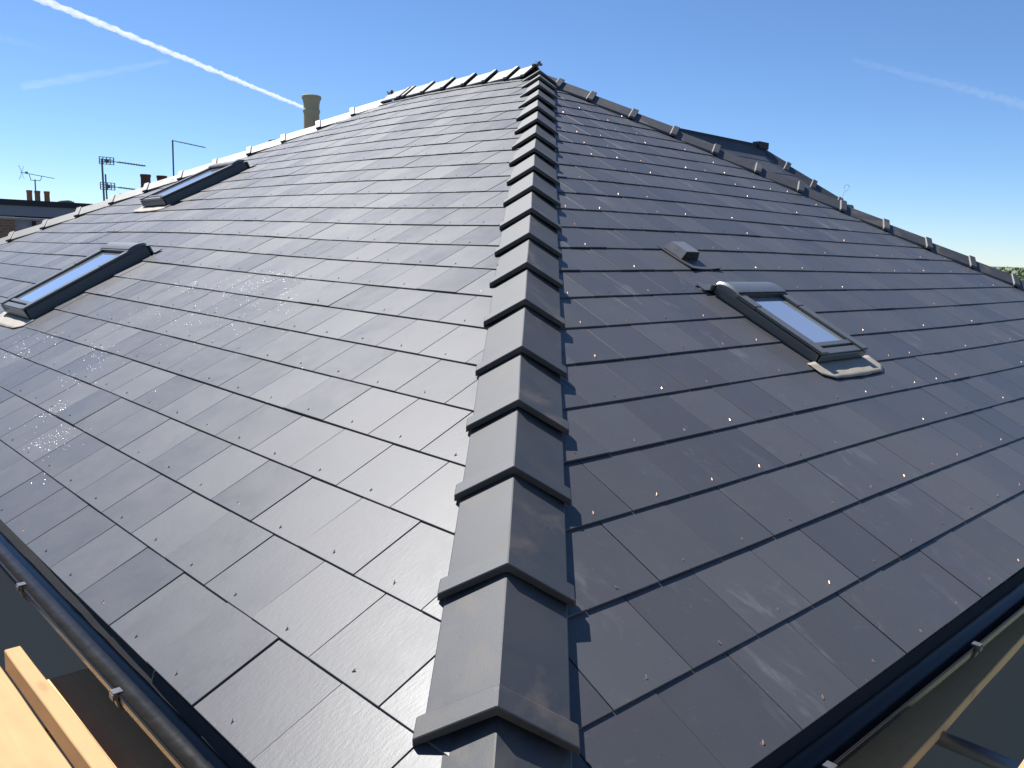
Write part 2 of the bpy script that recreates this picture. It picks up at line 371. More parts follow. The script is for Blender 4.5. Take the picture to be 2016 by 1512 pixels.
def lay(S, side, g, off, ncourse, umax, edges, holes):
    for c in range(ncourse):
        v0 = c * g; par = c % 2
        for k in range(-6 + par, int(umax / HW) + 6, 2):
            ua = k * HW + off; ub = ua + 2 * HW; uc = 0.5 * (ua + ub)
            L = SLEN if c else SLEN
            poly = [(ua + 0.0012, v0), (ub - 0.0012, v0), (ub - 0.0012, v0 + L), (ua + 0.0012, v0 + L)]
            for e in edges: poly = clip(poly, *e)
            if area(poly) < 0.0015: continue
            if min(p[1] for p in poly) > v0 + g: continue
            for (h0, h1, h2, h3) in holes:
                if max(p[0] for p in poly) <= h0 or min(p[0] for p in poly) >= h1 or max(p[1] for p in poly) <= h2 or min(p[1] for p in poly) >= h3: continue
                best, bs = [], 0.0
                for e in ((1, 0, h0), (-1, 0, -h1), (0, 1, h2), (0, -1, -h3)):
                    q = clip(poly, *e); s = area(clip(q, 0, 1, v0 + g)) if len(q) > 2 else 0
                    if s > bs: best, bs = q, s
                poly = best
                if not poly: break
            vis = clip(poly, 0, 1, v0 + g) if poly else []
            if area(vis) < 0.0012: continue
            lift = random.uniform(0, 0.0012) + (0.0022 if random.random() < 0.07 else 0)
            yaw = random.uniform(-0.0025, 0.0025); du = random.uniform(-0.0008, 0.0008)
            full = area(poly) > 0.998 * (2 * HW - 0.0024) * L
            M = place(S, uc + du, v0, lift, yaw if full else 0.0)
            loc = None if full else [(p[0] - uc, p[1] - v0) for p in poly]
            cu = sum(p[0] for p in vis) / len(vis); cv = sum(p[1] for p in vis) / len(vis)
            P = S(cu, cv); d = P - CP; nrm = NL if side == 'L' else NR; z = d.dot(CF)
            x, y = d.dot(CR) / z if z > 0.05 else 9, d.dot(CU) / z if z > 0.05 else 9
            sc = area(vis) * abs(d.dot(nrm)) / d.length ** 3
            if z < 0.3 or abs(x) > 0.63 or abs(y) > 0.48: sc *= 1e-4
            rivet = None
            if c < ncourse and ua + 0.02 < uc < ub:
                inside = len(clip(clip([(uc - .004, v0 + .02), (uc + .004, v0 + .02), (uc + .004, v0 + .036), (uc - .004, v0 + .036)], *edges[0]), *edges[-1])) > 2 and (full or area(vis) > 0.035)
                rivet = inside
            slates.append((sc, side, M, loc, random.random(), rivet, v0, cu))
sl = FLX[3] - FLX[1]
edges_l = [(-1, CPT, -0.028), (1, CPT * sl / AX, FLX[3] - 0.05), (0, 1, VTOP - 0.05)]
k_ = (RHX - AX) / AX
edges_r = [(-1, CPT, 0.005), (1, CPT * k_, RHX - 0.05), (0, 1, VTOP - 0.05)]
g_ = 0.022
def grown(h, top=0.0): return (h[0] - g_, h[1] + g_, h[2] - 0.0, h[3] + g_ + top)
lay(SLOPE_L, 'L', GL, U0, 25, 13.0, edges_l, [grown(SKY_L1, 0.02), grown(SKY_L2, 0.02)])
lay(SLOPE_R, 'R', GR, S0, 25, 10.0, edges_r, [grown(SKY_R, 0.06), (VENT[0], VENT[1], 9 * GR, 10 * GR)])

def slate_mesh(poly, mat):
    n = len(poly); mb = MB(); e = 0.0012
    if n < 3: return None
    cx = sum(p[0] for p in poly) / n; cy = sum(p[1] for p in poly) / n
    ins = [(p[0] + (cx - p[0]) * e / max(abs(cx - p[0]), 0.02), p[1] + (cy - p[1]) * e / max(abs(cy - p[1]), 0.02)) for p in poly]
    v = [(a, b, 0) for a, b in poly] + [(a, b, TH - e) for a, b in poly] + [(a, b, TH) for a, b in ins]
    f = [tuple(range(n))[::-1], tuple(range(2 * n, 3 * n))]
    for k in range(n):
        q = (k + 1) % n; f += [(k, q, n + q, n + k), (n + k, n + q, 2 * n + q, 2 * n + k)]
    return mesh('slate', v, f, mat)
FULL = [(-SW / 2, 0), (SW / 2, 0), (SW / 2, SLEN), (-SW / 2, SLEN)]
full_me = {'L': slate_mesh(FULL, m_slate_l), 'R': slate_mesh(FULL, m_slate_r)}
slates.sort(key=lambda s: -s[0])
NSLATE = 300
rest = {'L': [[], [], []], 'R': [[], [], []]}
for idx, (sc, side, M, loc, tint, rv, v0, cu) in enumerate(slates):
    mat = m_slate_l if side == 'L' else m_slate_r
    me = full_me[side] if loc is None else slate_mesh(loc, mat)
    if idx < NSLATE:
        o = obj('slate', me, slope_l if side == 'L' else slope_r, M); o['tint'] = tint
    else:
        V, Fc, T = rest[side]; k = len(V)
        V += [M @ vv.co for vv in me.vertices]; Fc += [tuple(i + k for i in p.vertices) for p in me.polygons]; T += [tint] * len(me.polygons)
for side, (V, Fc, T) in rest.items():
    me = mesh('slate_field', V, Fc, m_slate_l if side == 'L' else m_slate_r)
    at = me.attributes.new('tint', 'FLOAT', 'FACE'); at.data.foreach_set('value', T)
    o = obj('slate_field', me, slope_l if side == 'L' else slope_r); o['kind'] = 'stuff'

# copper tail rivets
def rivet_mesh():
    mb = MB(); mb.tube((0, -0.001, 0.0008), (0, 0.0095, 0.0024), 0.0017, 6); mb.tube((0, 0.0045, -0.0004), (0, 0.0045, 0.0011), 0.0024, 6)
    return mb.mesh('rivet', m_copper)
riv = rivet_mesh(); rest_r = {'L': [[], []], 'R': [[], []]}; near_r = 0
for (sc, side, M, loc, tint, rv, v0, cu) in slates:
    if not rv or (random.random() < 0.06): continue
    Mr = M @ Matrix.Translation((random.uniform(-.006, .006), 0.026 + random.uniform(-.004, .006), TH)) @ Matrix.Rotation(random.uniform(-0.7, 0.7), 4, 'Z') @ Matrix.Rotation(random.uniform(0.0, 0.35), 4, 'X')
    if near_r < 60 and sc > 0:
        obj('rivet', riv, slope_l if side == 'L' else slope_r, Mr); near_r += 1
    else:
        V, Fc = rest_r[side]; k = len(V); V += [Mr @ vv.co for vv in riv.vertices]; Fc += [tuple(i + k for i in p.vertices) for p in riv.polygons]
for side, (V, Fc) in rest_r.items():
    o = obj('rivet_field', mesh('rivet_field', V, Fc, m_copper), slope_l if side == 'L' else slope_r); o['kind'] = 'stuff'

# ------------------------------------------------------------------ hip and ridge caps
def cap_mesh(L, wl, nl, wr, nr, d, width, collar=0.064, thick=0.020, apex=0.088, edge=0.034):
    """angular cap, steeper than the slopes it covers: collar at the lower end, body behind it"""
    up = (nl + nr).normalized(); up = (up - d * up.dot(d)).normalized()
    def ring(s, ha, ne, w, th, dip=0.0):
        ax = up * ha; ol, orr = ax * 0 + wl * w + nl * ne, wr * w + nr * ne
        pts = [ol - up * th, ol, ax, orr, orr - up * th, up * (ha - th * 1.15)]
        return [p + d * s - up * dip for p in pts]
    secs = [(0.0, apex, edge, width + 0.014, thick + 0.004), (collar * 0.90, apex - 0.003, edge - 0.002, width + 0.014, thick + 0.004), (collar, apex - 0.017, edge - 0.013, width, thick), (L, apex - 0.017, edge - 0.013, width, thick, 0.017)]
    V = []; Fc = []; n = 6
    for s in secs: V += ring(*s)
    for j in range(len(secs) - 1):
        for i in range(n): Fc.append((j * n + i, j * n + (i + 1) % n, (j + 1) * n + (i + 1) % n, (j + 1) * n + i))
    def capf(b): return [(b, b + 1, b + 2, b + 5), (b + 5, b + 2, b + 3, b + 4)]
    Fc += capf(0) + capf((len(secs) - 1) * n)
    me = mesh('hip_tile', V, Fc, m_cap)
    bm = bmesh.new(); bm.from_mesh(me); bmesh.ops.recalc_face_normals(bm, faces=bm.faces)
    bmesh.ops.bevel(bm, geom=[e for e in bm.edges if e.calc_length() > 0.008 and len(e.link_faces) == 2 and e.calc_face_angle(0) > 0.35], offset=0.0022, segments=1, affect='EDGES', clamp_overlap=True)
    bm.to_mesh(me); bm.free(); return me
def cap_line(A, B, nl, nr, starts, hfun, width=0.151, name='hip_tile', shift=Vector((0, 0, 0)), last=None, parent=None, pre=Matrix.Identity(4)):
    """caps along A->B whose front edges lie at the distances in starts"""
    A, B = Vector(A), Vector(B); d = (B - A).normalized()
    wl = d.cross(nl); wl = wl.normalized(); wr = d.cross(nr).normalized()
    if wl.dot(nr) > 0: wl = -wl
    wl = wl if (wl.dot(nr) < 0) else -wl
    if wr.dot(nl) > 0: wr = -wr
    me0 = None; out = []
    for i, s in enumerate(starts):
        nxt = starts[i + 1] if i + 1 < len(starts) else (last or s + 0.42)
        if me0 is None or i + 1 == len(starts): me = cap_mesh(max(0.12, min(0.46, nxt - s + 0.035)), wl, nl, wr, nr, d, width)
        if me0 is None: me0 = me
        use = me0 if i + 1 < len(starts) and abs(nxt - s) > 0.38 else cap_mesh(nxt - s + 0.035, wl, nl, wr, nr, d, width)
        p = A + d * s + shift + Vector((0, 0, hfun(s)))
        M = Matrix.Translation(p + d * random.uniform(-0.006, 0.006) + wl * random.uniform(-0.003, 0.003)) @ Matrix.Rotation(random.uniform(-0.014, 0.014), 4, d) @ Matrix.Rotation(random.uniform(-0.012, 0.012), 4, 'Z')
        o = obj(name, use, parent or house, pre @ M); o['tint'] = random.random(); out.append(o)
    return out
# the hip towards the camera
hip_h = lambda s: 0.55 * (grid(ML, s * 0.667, s * 0.75) + grid(MR, s * 0.667, s * 0.75)) if s > 0 else 0.0
HS = [s + 0.03 for s in [-0.03, 0.393, 0.812, 1.226, 1.60, 1.995, 2.43, 2.85, 3.26, 3.665, 4.09, 4.52, 4.96, 5.39, 5.83, 6.29, 6.74, 7.20, 7.64, 7.96]]
E_ = Vector((1, 1, TP)).length
cap_line((0, 0, 0), (AX, AX, AX * TP), NL, NR, HS, hip_h, shift=Vector((0.018, -0.018, 0.0)), last=8.14)
# right hip, down to the far eave corner
AP = Vector((AX, AX, AX * TP)); RE = Vector((RHX, 0, 0)); dR = (AP - RE); lenR = dR.length
eX = Vector((1, 0, 0)); NB = dR.cross(Vector((0, 1, 0))).normalized(); NB = NB if NB.z > 0 else -NB      # back slope (eave along Y at x = RHX)
def right_h(s):
    q = RE + dR * (s / lenR); return grid(MR, q.x, q.y / CPT) / CPT
RS = [lenR - 0.62 - 0.445 * k for k in range(17)][::-1]
RS = [s for s in RS if s > -0.1] + [lenR - 0.27]
cap_line(RE, AP, NR, NB, RS, right_h, last=lenR - 0.02)
# ridge and far left hip
RP = Vector((AX, RIDGE_END, AX * TP)); FE = Vector((0, FLX[3], 0)); dF = RP - FE; lenF = dF.length
NF = dF.cross(Vector((1, 0, 0))).normalized(); NF = NF if NF.z > 0 else -NF
def far_h(s):
    q = FE + dF * (s / lenF); return grid(ML, q.y, q.x / CPT) / CPT
FS = [lenF - 0.50 - 0.445 * k for k in range(19)][::-1]; FS = [s for s in FS if s > -0.1]
cap_line(FE, RP, NL, NF, FS, far_h, last=lenF - 0.02)
def ridge_h(s): return grid(ML, AX + s, VTOP - 0.1) / CPT + 0.008
cap_line(AP, RP, NL, NB, [0.27, 0.61, 0.95, 1.30, 1.66, 2.03, 2.12], ridge_h, name='ridge_tile', last=RIDGE_END - AX - 0.02)
cap_line(AP, RP, NL, NB, [0.02], ridge_h, name='ridge_tile', last=0.28)
# mortar bedding at the two junctions
def lump(c, r, n, name):
    mb = MB(); c = Vector(c)
    for i in range(n):
        p = c + Vector((random.uniform(-r, r), random.uniform(-r, r), random.uniform(-0.5, 0.2) * r)); q = random.uniform(0.006, 0.017)
        bm = bmesh.new(); bmesh.ops.create_icosphere(bm, subdivisions=1, radius=q)
        for v in bm.verts: v.co *= 1 + random.uniform(-.25, .25)
        k = [v.co + p for v in bm.verts]; mb.add(k, [tuple(v.index for v in f.verts) for f in bm.faces]); bm.free()
    return mb.build(name, m_mortar, house)
lump(AP + Vector((0, 0, 0.083 + ridge_h(0))), 0.045, 20, 'mortar_bedding'); lump(RP + Vector((0, 0, 0.085 + ridge_h(2.5))), 0.045, 18, 'mortar_bedding')
# back slopes and dormer, slated plainly (out of sight from here)
def quad(name, pts, mat, parent=house):
    c = sum((Vector(p) for p in pts), Vector()) / len(pts); n = (Vector(pts[1]) - Vector(pts[0])).cross(Vector(pts[2]) - Vector(pts[0])).normalized()
    n = n if n.z > 0 else -n; mb = MB(); k = len(pts)
    mb.add([Vector(p) for p in pts] + [Vector(p) - n * 0.03 for p in pts], [tuple(range(k)), tuple(range(k, 2 * k))[::-1]] + [(i, (i + 1) % k, k + (i + 1) % k, k + i) for i in range(k)])
    return mb.build(name, mat, parent)
quad('roof_slope', [RE + Vector((0, 0.05, 0)), RE + Vector((0, FLX[3], 0)), RP + Vector((0.02, 0, 0)), AP + Vector((0.02, 0, 0))], m_slate_r)
quad('roof_slope', [FE, (RHX, FLX[3], 0), RP + Vector((0, 0.02, 0))], m_slate_r)

# ------------------------------------------------------------------ skylights
def sky_frame(S, h):
    u0, u1, v0, v1 = h
    o = S(u0, v0, 0.0); ac = (S(u1, v0, 0.0) - o).normalized(); b = S(u0, v1, 0.0) + S(u1, v1, 0.0) - o - S(u1, v0, 0.0); up = (b - ac * b.dot(ac)).normalized()
    nn = ac.cross(up); nn = nn if nn.z > 0 else -nn
    return lambda a, c, n: o + ac * a + up * c + nn * n
def skylight(S, h, sl, H=0.085, vent_hood=True, label=''):
    fn = sky_frame(S, h); W = h[1] - h[0]; L = h[3] - h[2]
    sk = empty('skylight', fn(W / 2, 0, 0)); sk.parent = house; sk['label'] = label
    inv = Matrix.Translation(fn(W / 2, 0, 0)).inverted()
    def part(name, shapes, mat, bevel=0.0025):
        mb = MB()
        for (poly, lo, hi) in shapes: mb.prism(poly, lo, hi, lambda a, b, n: inv @ fn(a, b, n))
        return obj(name, mb.mesh(name, mat, False, True, bevel), sk)
    def r(a0, a1, b0, b1): return [(a0, b0), (a1, b0), (a1, b1), (a0, b1)]
    t = 0.062; e = 0.004
    # upstand under the covers
    part('frame', [(r(0.004, 0.05, 0.02, L - 0.02), -0.03, H - 0.022), (r(W - 0.05, W - 0.004, 0.02, L - 0.02), -0.03, H - 0.022), (r(0.051, W - 0.051, 0.02, 0.066), -0.03, H - 0.026), (r(0.051, W - 0.051, L - 0.07, L - 0.02), -0.03, H - 0.024)], m_frame, 0.0)
    hb = L - 0.13
    for a0, a1 in ((0.0, t), (W - t, W)):
        out = 0 if a0 == 0 else 1
        part('side_cover', [(r(a0, a1, 0.0, L * 0.62), H - 0.018, H), (r(a0, a1, L * 0.62 + 0.004, hb), H - 0.020, H + 0.002)], m_frame)
        part('side_flashing', [(r(a0 - 0.002 if not out else a1 - 0.002, a0 + 0.002 if not out else a1 + 0.002, 0.01, L), 0.0, H - 0.026)], m_frame, 0.0)
    part('bottom_cover', [(r(t + 0.002, W - t - 0.002, 0.004, 0.052), H - 0.026, H - 0.012), (r(0.002, W - 0.002, -0.004, 0.004), 0.012, H - 0.02)], m_frame)
    part('sash_rail', [(r(t + 0.002, W - t - 0.002, 0.066, 0.10), H - 0.03, H - 0.008)], m_frame)
    part('seal', [(r(t - 0.002, t + 0.006, 0.1, hb), H - 0.03, H - 0.012), (r(W - t - 0.006, W - t + 0.002, 0.1, hb), H - 0.03, H - 0.012), (r(t, W - t, 0.0535, 0.0655), H - 0.034, H - 0.028)], m_seal, 0.0)
    part('glass_pane', [(r(t + 0.006, W - t - 0.006, 0.10, hb + 0.02), H - 0.026, H - 0.018)], m_glass, 0.0)
    # rounded top hood
    mb = MB(); prof = []
    for i in range(9):
        q = i / 8; prof.append((hb + q * (L + 0.012 - hb), H + 0.004 + 0.014 * math.sin(math.pi * min(1, 0.15 + q * 0.85)) ** 0.6 - 0.012 * q ** 3))
    V = []; Fc = []
    xs = [0.002, 0.012, W - 0.012, W - 0.002]
    for k, x in enumerate(xs):
        dz = -0.014 if k in (0, 3) else 0.0
        for b, n in prof: V.append(inv @ fn(x, b, n + dz))
        for b, n in prof[::-1]: V.append(inv @ fn(x, b, H - 0.022))
    n = len(prof) * 2
    for k in range(3):
        for i in range(n): Fc.append((k * n + i, k * n + (i + 1) % n, (k + 1) * n + (i + 1) % n, (k + 1) * n + i))
    Fc += [tuple(range(n)), tuple(range(3 * n, 4 * n))[::-1]]
    obj('hood', fix_normals(mesh('hood', V, Fc, m_hood if vent_hood else m_frame)), sk)
    part('hood_lip', [(r(0.004, W - 0.004, hb - 0.014, hb - 0.001), H - 0.016, H + 0.006)], m_seal, 0.0)
    part('upper_flashing', [(r(-0.075, W + 0.06, L + 0.013, L + 0.075), 0.004, 0.010), (r(-0.02, W + 0.02, L + 0.0125, L + 0.022), 0.010, H - 0.03)], m_lead if False else m_frame, 0.0)
    # wrinkled lead apron lapped over the course below
    V = []; Fc = []; nu, nv = 26, 5
    for j in range(nv + 1):
        for i in range(nu + 1):
            a = -0.085 + (W + 0.17) * i / nu; b = 0.012 - 0.148 * j / nv
            if j == nv: b += 0.004 * math.sin(i * 0.35) + random.uniform(-.0012, .0012)
            if i < 3: b = b * (0.62 + 0.13 * i)
            elif i > nu - 3: b = b * (0.62 + 0.13 * (nu - i))
            wob = 0.0012 * math.sin(i * 0.8 + j) + random.uniform(0, 0.0015)
            uu = h[0] + a; V.append(inv @ (S(uu, h[2] + b, 0.0045 + wob)))
    for j in range(nv):
        for i in range(nu): k = j * (nu + 1) + i; Fc.append((k, k + 1, k + nu + 2, k + nu + 1))
    me = fix_normals(mesh('apron_flashing', V, Fc, m_lead, True)); o = obj('apron_flashing', me, sk)
    so = o.modifiers.new('thickness', 'SOLIDIFY'); so.thickness = 0.003; so.offset = 0
    return sk
skylight(SLOPE_R, SKY_R, slope_r, 0.068, True, 'small skylight with pale rounded hood below the roof vent')
skylight(SLOPE_L, SKY_L1, slope_l, 0.10, False, 'skylight beside the wet patch of slates, nearer the eave')
skylight(SLOPE_L, SKY_L2, slope_l, 0.10, False, 'skylight close under the far hip tiles')

# in-line slate vent
rv = empty('roof_vent', SLOPE_R(3.45, 9 * GR)); rv.parent = house; rv['label'] = 'low boxy cowl vent set in a slate'
def vfn(a, b, n): return SLOPE_R(3.345 + a, 9 * GR + b, n + 0.002) - SLOPE_R(3.45, 9 * GR)
mb = MB(); V = []; Fc = []
for j in range(5):
    for i in range(9):
        a = 0.295 * i / 8; b = 0.285 * j / 4; curl = 0.011 * (1 - b / 0.285) ** 3 * (abs(i - 4) / 4) ** 2
        V.append(vfn(a, b, 0.001 + curl))
for j in range(4):
    for i in range(8): k = j * 9 + i; Fc.append((k, k + 1, k + 10, k + 9))
o = obj('slate_base', fix_normals(mesh('slate_base', V, Fc, m_slate_r)), rv); so = o.modifiers.new('thickness', 'SOLIDIFY'); so.thickness = 0.005; so.offset = -1; o['tint'] = 0.5
x0, x1, b0, b1, hh = 0.035, 0.205, 0.115, 0.262, 0.052
mb = MB(); q = 0.022
def face(pts): 
    k = len(mb.v); mb.v += [vfn(*p) for p in pts]; mb.f.append(tuple(range(k, k + len(pts))))
face([(x0 + q, b0, hh), (x1 - q, b0, hh), (x1 - q, b1 - 0.02, hh), (x0 + q, b1 - 0.02, hh)])
face([(x0, b0, 0.004), (x0 + q, b0, hh), (x0 + q, b1 - 0.02, hh), (x0, b1, 0.004)])
face([(x1, b0, 0.004), (x1, b1, 0.004), (x1 - q, b1 - 0.02, hh), (x1 - q, b0, hh)])
face([(x0, b1, 0.004), (x0 + q, b1 - 0.02, hh), (x1 - q, b1 - 0.02, hh), (x1, b1, 0.004)])
face([(x0, b0, 0.004), (x0 + q, b0, hh), (x1 - q, b0, hh), (x1, b0, 0.004)])
obj('cowl', mb.mesh('cowl', plain('vent_cowl_plastic', (0.14, 0.143, 0.15), 0.38, 0.1, 20), False, True, 0.0015), rv)
mb = MB(); w = 0.004; V = [vfn(x0 + w, b0 + dy, 0.005) for dy in (-0.0015, 0.001)]
V = [vfn(a, b0 + dy, n) for dy in (-0.0016, 0.001) for a, n in ((x0 + w * 2, 0.005), (x0 + q + w * 0.4, hh - w), (x1 - q - w * 0.4, hh - w), (x1 - w * 2, 0.005))]
mb.add(V, [(0, 1, 2, 3), (7, 6, 5, 4), (0, 4, 5, 1), (1, 5, 6, 2), (2, 6, 7, 3), (3, 7, 4, 0)]); obj('painted_opening', mb.mesh('painted_opening', m_seal), rv)  # flat black panel painting the shade inside the cowl's opening

# ------------------------------------------------------------------ eaves: fascia, gutters, walls
def half_round(along, lo, hi, cx, cz, r):
    """half-round gutter with thickness; along 'x' or 'y'"""
    V = []; Fc = []; n = 14; th = 0.003; ang = [math.pi * (1 + i / n) for i in range(n + 1)]
    ring = [(cx + r * math.cos(a), cz + r * math.sin(a)) for a in ang] + [(cx + (r - th) * math.cos(a), cz + (r - th) * math.sin(a)) for a in ang[::-1]]
    ring = [(cx - r - 0.002, cz + 0.008)] + ring[:n + 1] + [(cx + r, cz + 0.006), (cx + r - th, cz + 0.006)] + ring[n + 1:] + [(cx - r + 0.004, cz + 0.008)]
    steps = 40; k = len(ring)
    for j in range(steps + 1):
        t = lo + (hi - lo) * j / steps; w = 0.0015 * math.sin(t * 2.1)
        for a, b in ring: V.append((a, t, b + w) if along == 'y' else (t, a, b + w))
    for j in range(steps):
        for i in range(k): Fc.append((j * k + i, j * k + (i + 1) % k, (j + 1) * k + (i + 1) % k, (j + 1) * k + i))
    return fix_normals(mesh('gutter', V, Fc, m_gut, True))
def gutter_material():
    M = NT('dusty_black_gutter'); P = M.pos(); g = M.n('ShaderNodeNewGeometry'); sx = M.n('ShaderNodeSeparateXYZ'); M.l(g.outputs['Position'], sx.inputs[0])
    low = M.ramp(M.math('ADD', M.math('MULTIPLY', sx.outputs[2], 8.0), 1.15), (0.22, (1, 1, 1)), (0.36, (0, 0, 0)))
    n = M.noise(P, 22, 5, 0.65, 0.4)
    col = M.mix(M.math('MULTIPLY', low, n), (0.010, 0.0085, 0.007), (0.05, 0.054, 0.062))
    return M.set(Base_Color=col, Roughness=M.math('ADD', M.math('MULTIPLY', n, 0.16), 0.13), Specular_IOR_Level=0.3)
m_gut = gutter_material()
m_wall = plain('grey_wall_render', (0.11, 0.102, 0.095), 0.85, 0.12, 5, 0, 0.2)
GX, GZ, GRAD = -0.028, -0.052, 0.058
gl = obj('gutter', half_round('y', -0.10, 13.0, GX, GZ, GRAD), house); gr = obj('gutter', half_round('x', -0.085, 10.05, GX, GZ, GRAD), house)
def bracket(along, t, parent):
    mb = MB(); r0 = GRAD + 0.001; r1 = GRAD + 0.007; n = 10; w = 0.011; V = []
    ang = [math.pi * (0.93 + 1.07 * i / n) for i in range(n + 1)]
    for dt in (-w, w):
        for rr in (r0, r1):
            for a in ang:
                x, z = GX + rr * math.cos(a), GZ + rr * math.sin(a); V.append((x, t + dt, z) if along == 'y' else (t + dt, x, z))
    k = n + 1; Fc = []
    for i in range(n): Fc += [(i, i + 1, k + i + 1, k + i), (2 * k + i, 3 * k + i, 3 * k + i + 1, 2 * k + i + 1), (k + i, k + i + 1, 3 * k + i + 1, 3 * k + i), (i, 2 * k + i, 2 * k + i + 1, i + 1)]
    mb.add(V, Fc)
    def b(a0, a1, z0, z1, d=0.013): mb.box((a0, t - d, z0) if along == 'y' else (t - d, a0, z0), (a1, t + d, z1) if along == 'y' else (t + d, a1, z1))
    b(GX - GRAD - 0.012, GX - GRAD + 0.012, GZ + 0.009, GZ + 0.014); b(GX - GRAD - 0.014, GX - GRAD - 0.007, GZ - 0.006, GZ + 0.0085); b(GX + GRAD + 0.002, GX + GRAD + 0.012, GZ - 0.05, GZ + 0.012)
    o = mb.build('gutter_bracket', m_clip, parent)
m_clip = plain('gutter_bracket_metal', (0.10, 0.10, 0.105), 0.4, 0.3, 60, 0.3)
for t in (0.42, 1.27, 2.16, 3.05, 3.95, 4.8): bracket('y', t, gl)
for t in (0.10, 1.02, 1.97, 2.9, 3.8): bracket('x', t, gr)
mb = MB(); mb.box((0.045, -0.0, -0.235), (0.066, 12.9, -0.022)); mb.build('fascia_board', m_dark, house)
mb = MB(); mb.box((0.0665, 0.045, -0.235), (9.95, 0.066, -0.022)); mb.build('fascia_board', m_dark, house)
mb = MB(); mb.box((0.067, 0.067, -0.232), (9.9, 12.9, -0.214)); mb.build('soffit', m_dark, house)
mb = MB(); mb.box((0.34, 0.34, -5.4), (9.7, 12.6, -0.233)); mb.build('wall', m_wall, house)
# black eave felt strip hanging into each gutter
mb = MB()
for side in ('y', 'x'):
    V = []; Fc = []; n = 120
    for i in range(n + 1):
        t = 0.02 + (12.8 if side == 'y' else 9.8) * i / n
        for a, z in ((0.060, -0.016), (0.012, -0.022), (-0.002, -0.052 + 0.006 * noise.noise((t * 9, 0, 0)))):
            V.append((a, t, z) if side == 'y' else (t, a, z))
    for i in range(n):
        for k in range(2): q = i * 3 + k; Fc.append((q, q + 1, q + 4, q + 3))
    mb.add(V, Fc)
mb.build('eave_felt', m_felt, house)

# buff chimney pot of this house
def pot(parent, c, h, r, mat, roll=True, name='chimney_pot'):
    mb = MB()
    if roll: prof = [(r * 0.88, 0), (r * 0.86, h * 0.60), (r * 0.93, h * 0.625), (r * 0.95, h * 0.65), (r * 0.93, h * 0.675), (r * 0.86, h * 0.70), (r * 0.87, h * 0.80), (r * 0.93, h * 0.875), (r * 1.0, h * 0.915), (r * 1.06, h * 0.925), (r * 1.08, h * 0.95), (r * 1.06, h * 0.985), (r * 1.0, h), (r * 0.84, h), (r * 0.80, h * 0.6)]
    else: prof = [(r * 1.05, 0), (r * 0.92, h * 0.45), (r * 0.90, h * 0.80), (r * 0.95, h * 0.86), (r * 1.0, h * 0.90), (r * 1.0, h * 0.99), (r * 0.95, h), (r * 0.80, h), (r * 0.78, h * 0.6)]
    mb.lathe(c, prof, 28, True); o = mb.build(name, mat, parent, True); o.data.set_sharp_from_angle(angle=R_(28)); return o
ch = empty('chimney', (5.4, 9.5, 0)); ch.parent = house
mb = MB(); mb.box((-0.30, -0.02, 0.6), (0.45, 0.75, 2.42)); mb.box((-0.34, -0.06, 2.4205), (0.49, 0.79, 2.475)); mb.build('chimney_stack', m_brick, ch)
pot(ch, (0.015, 0.25, 2.476), 0.585, 0.122, m_cream)

# ------------------------------------------------------------------ hipped dormer on the back slope
dm = empty('dormer', (8, 5, 1.8)); dm.parent = house; dm['label'] = 'small hipped slate dormer behind the right hip'
DI = Matrix.Translation((-8, -5, -1.8))
DR0, DR1, DC, DC2 = Vector((5.7, 4.93, 2.385)), Vector((8.87, 4.93, 2.385)), Vector((9.5, 4.17, 1.775)), Vector((9.5, 5.69, 1.775)); DC0, DC02 = Vector((5.7, 4.17, 1.775)), Vector((5.7, 5.69, 1.775))
def dquad(pts, mat, name='dormer_slope'):
    n = (Vector(pts[1]) - Vector(pts[0])).cross(Vector(pts[2]) - Vector(pts[0])).normalized(); n = n if n.z > 0 else -n; k = len(pts); mb = MB()
    mb.add([DI @ Vector(p) for p in pts] + [DI @ (Vector(p) - n * 0.02) for p in pts], [tuple(range(k)), tuple(range(k, 2 * k))[::-1]] + [(i, (i + 1) % k, k + (i + 1) % k, k + i) for i in range(k)]); return mb.build(name, mat, dm)
dquad([DC0, DC, DR1, DR0], m_felt, 'dormer_deck'); dquad([DC02, DC2, DR1, DR0], m_slate_r); dquad([DC, DC2, DR1], m_slate_r)
# its own slate courses on the visible side
upd = (DR1 - DC); upd = Vector((0, DR1.y - DC.y, DR1.z - DC.z)); LD = upd.length; upd.normalize(); nd = Vector((1, 0, 0)).cross(upd); hipk = (DC.x - DR1.x) / LD
for c in range(4):
    for k in range(13):
        a = 5.8 + 0.3 * k + 0.15 * (c % 2); v0 = c * 0.245
        poly = [(a, v0), (a + 0.2965, v0), (a + 0.2965, v0 + 0.36), (a, v0 + 0.36)]
        poly = clip(clip(poly, 1, hipk, DC.x - 0.03), 0, 1, LD - 0.02)
        if area(poly) < 0.004: continue
        mb = MB(); mb.prism(poly, 0.0, TH, lambda u, v, n, v0=v0: DI @ (Vector((u, DC.y, DC.z)) + upd * v + nd * (n + 0.002 + (0.012 if v - v0 < 0.3 else 0.0065)))); o = mb.build('slate', m_slate_r, dm); o['tint'] = random.random()
d1 = (DR1 - DC); nh = d1.cross(Vector((0, 1, 0))).normalized(); nh = nh if nh.z > 0 else -nh
def dcaps(A, B, n1, n2, starts, last):
    cap_line(A, B, n1, n2, starts, lambda s: 0.0, width=0.13, name='hip_tile', last=last, parent=dm, pre=DI)
dcaps(DC, DR1, nd, nh, [0.0, 0.38, 0.77], d1.length + 0.02)
nd2 = Vector((0, -nd.y, nd.z))
dcaps(DR1, DR0, nd, nd2, [-0.05], 3.1)
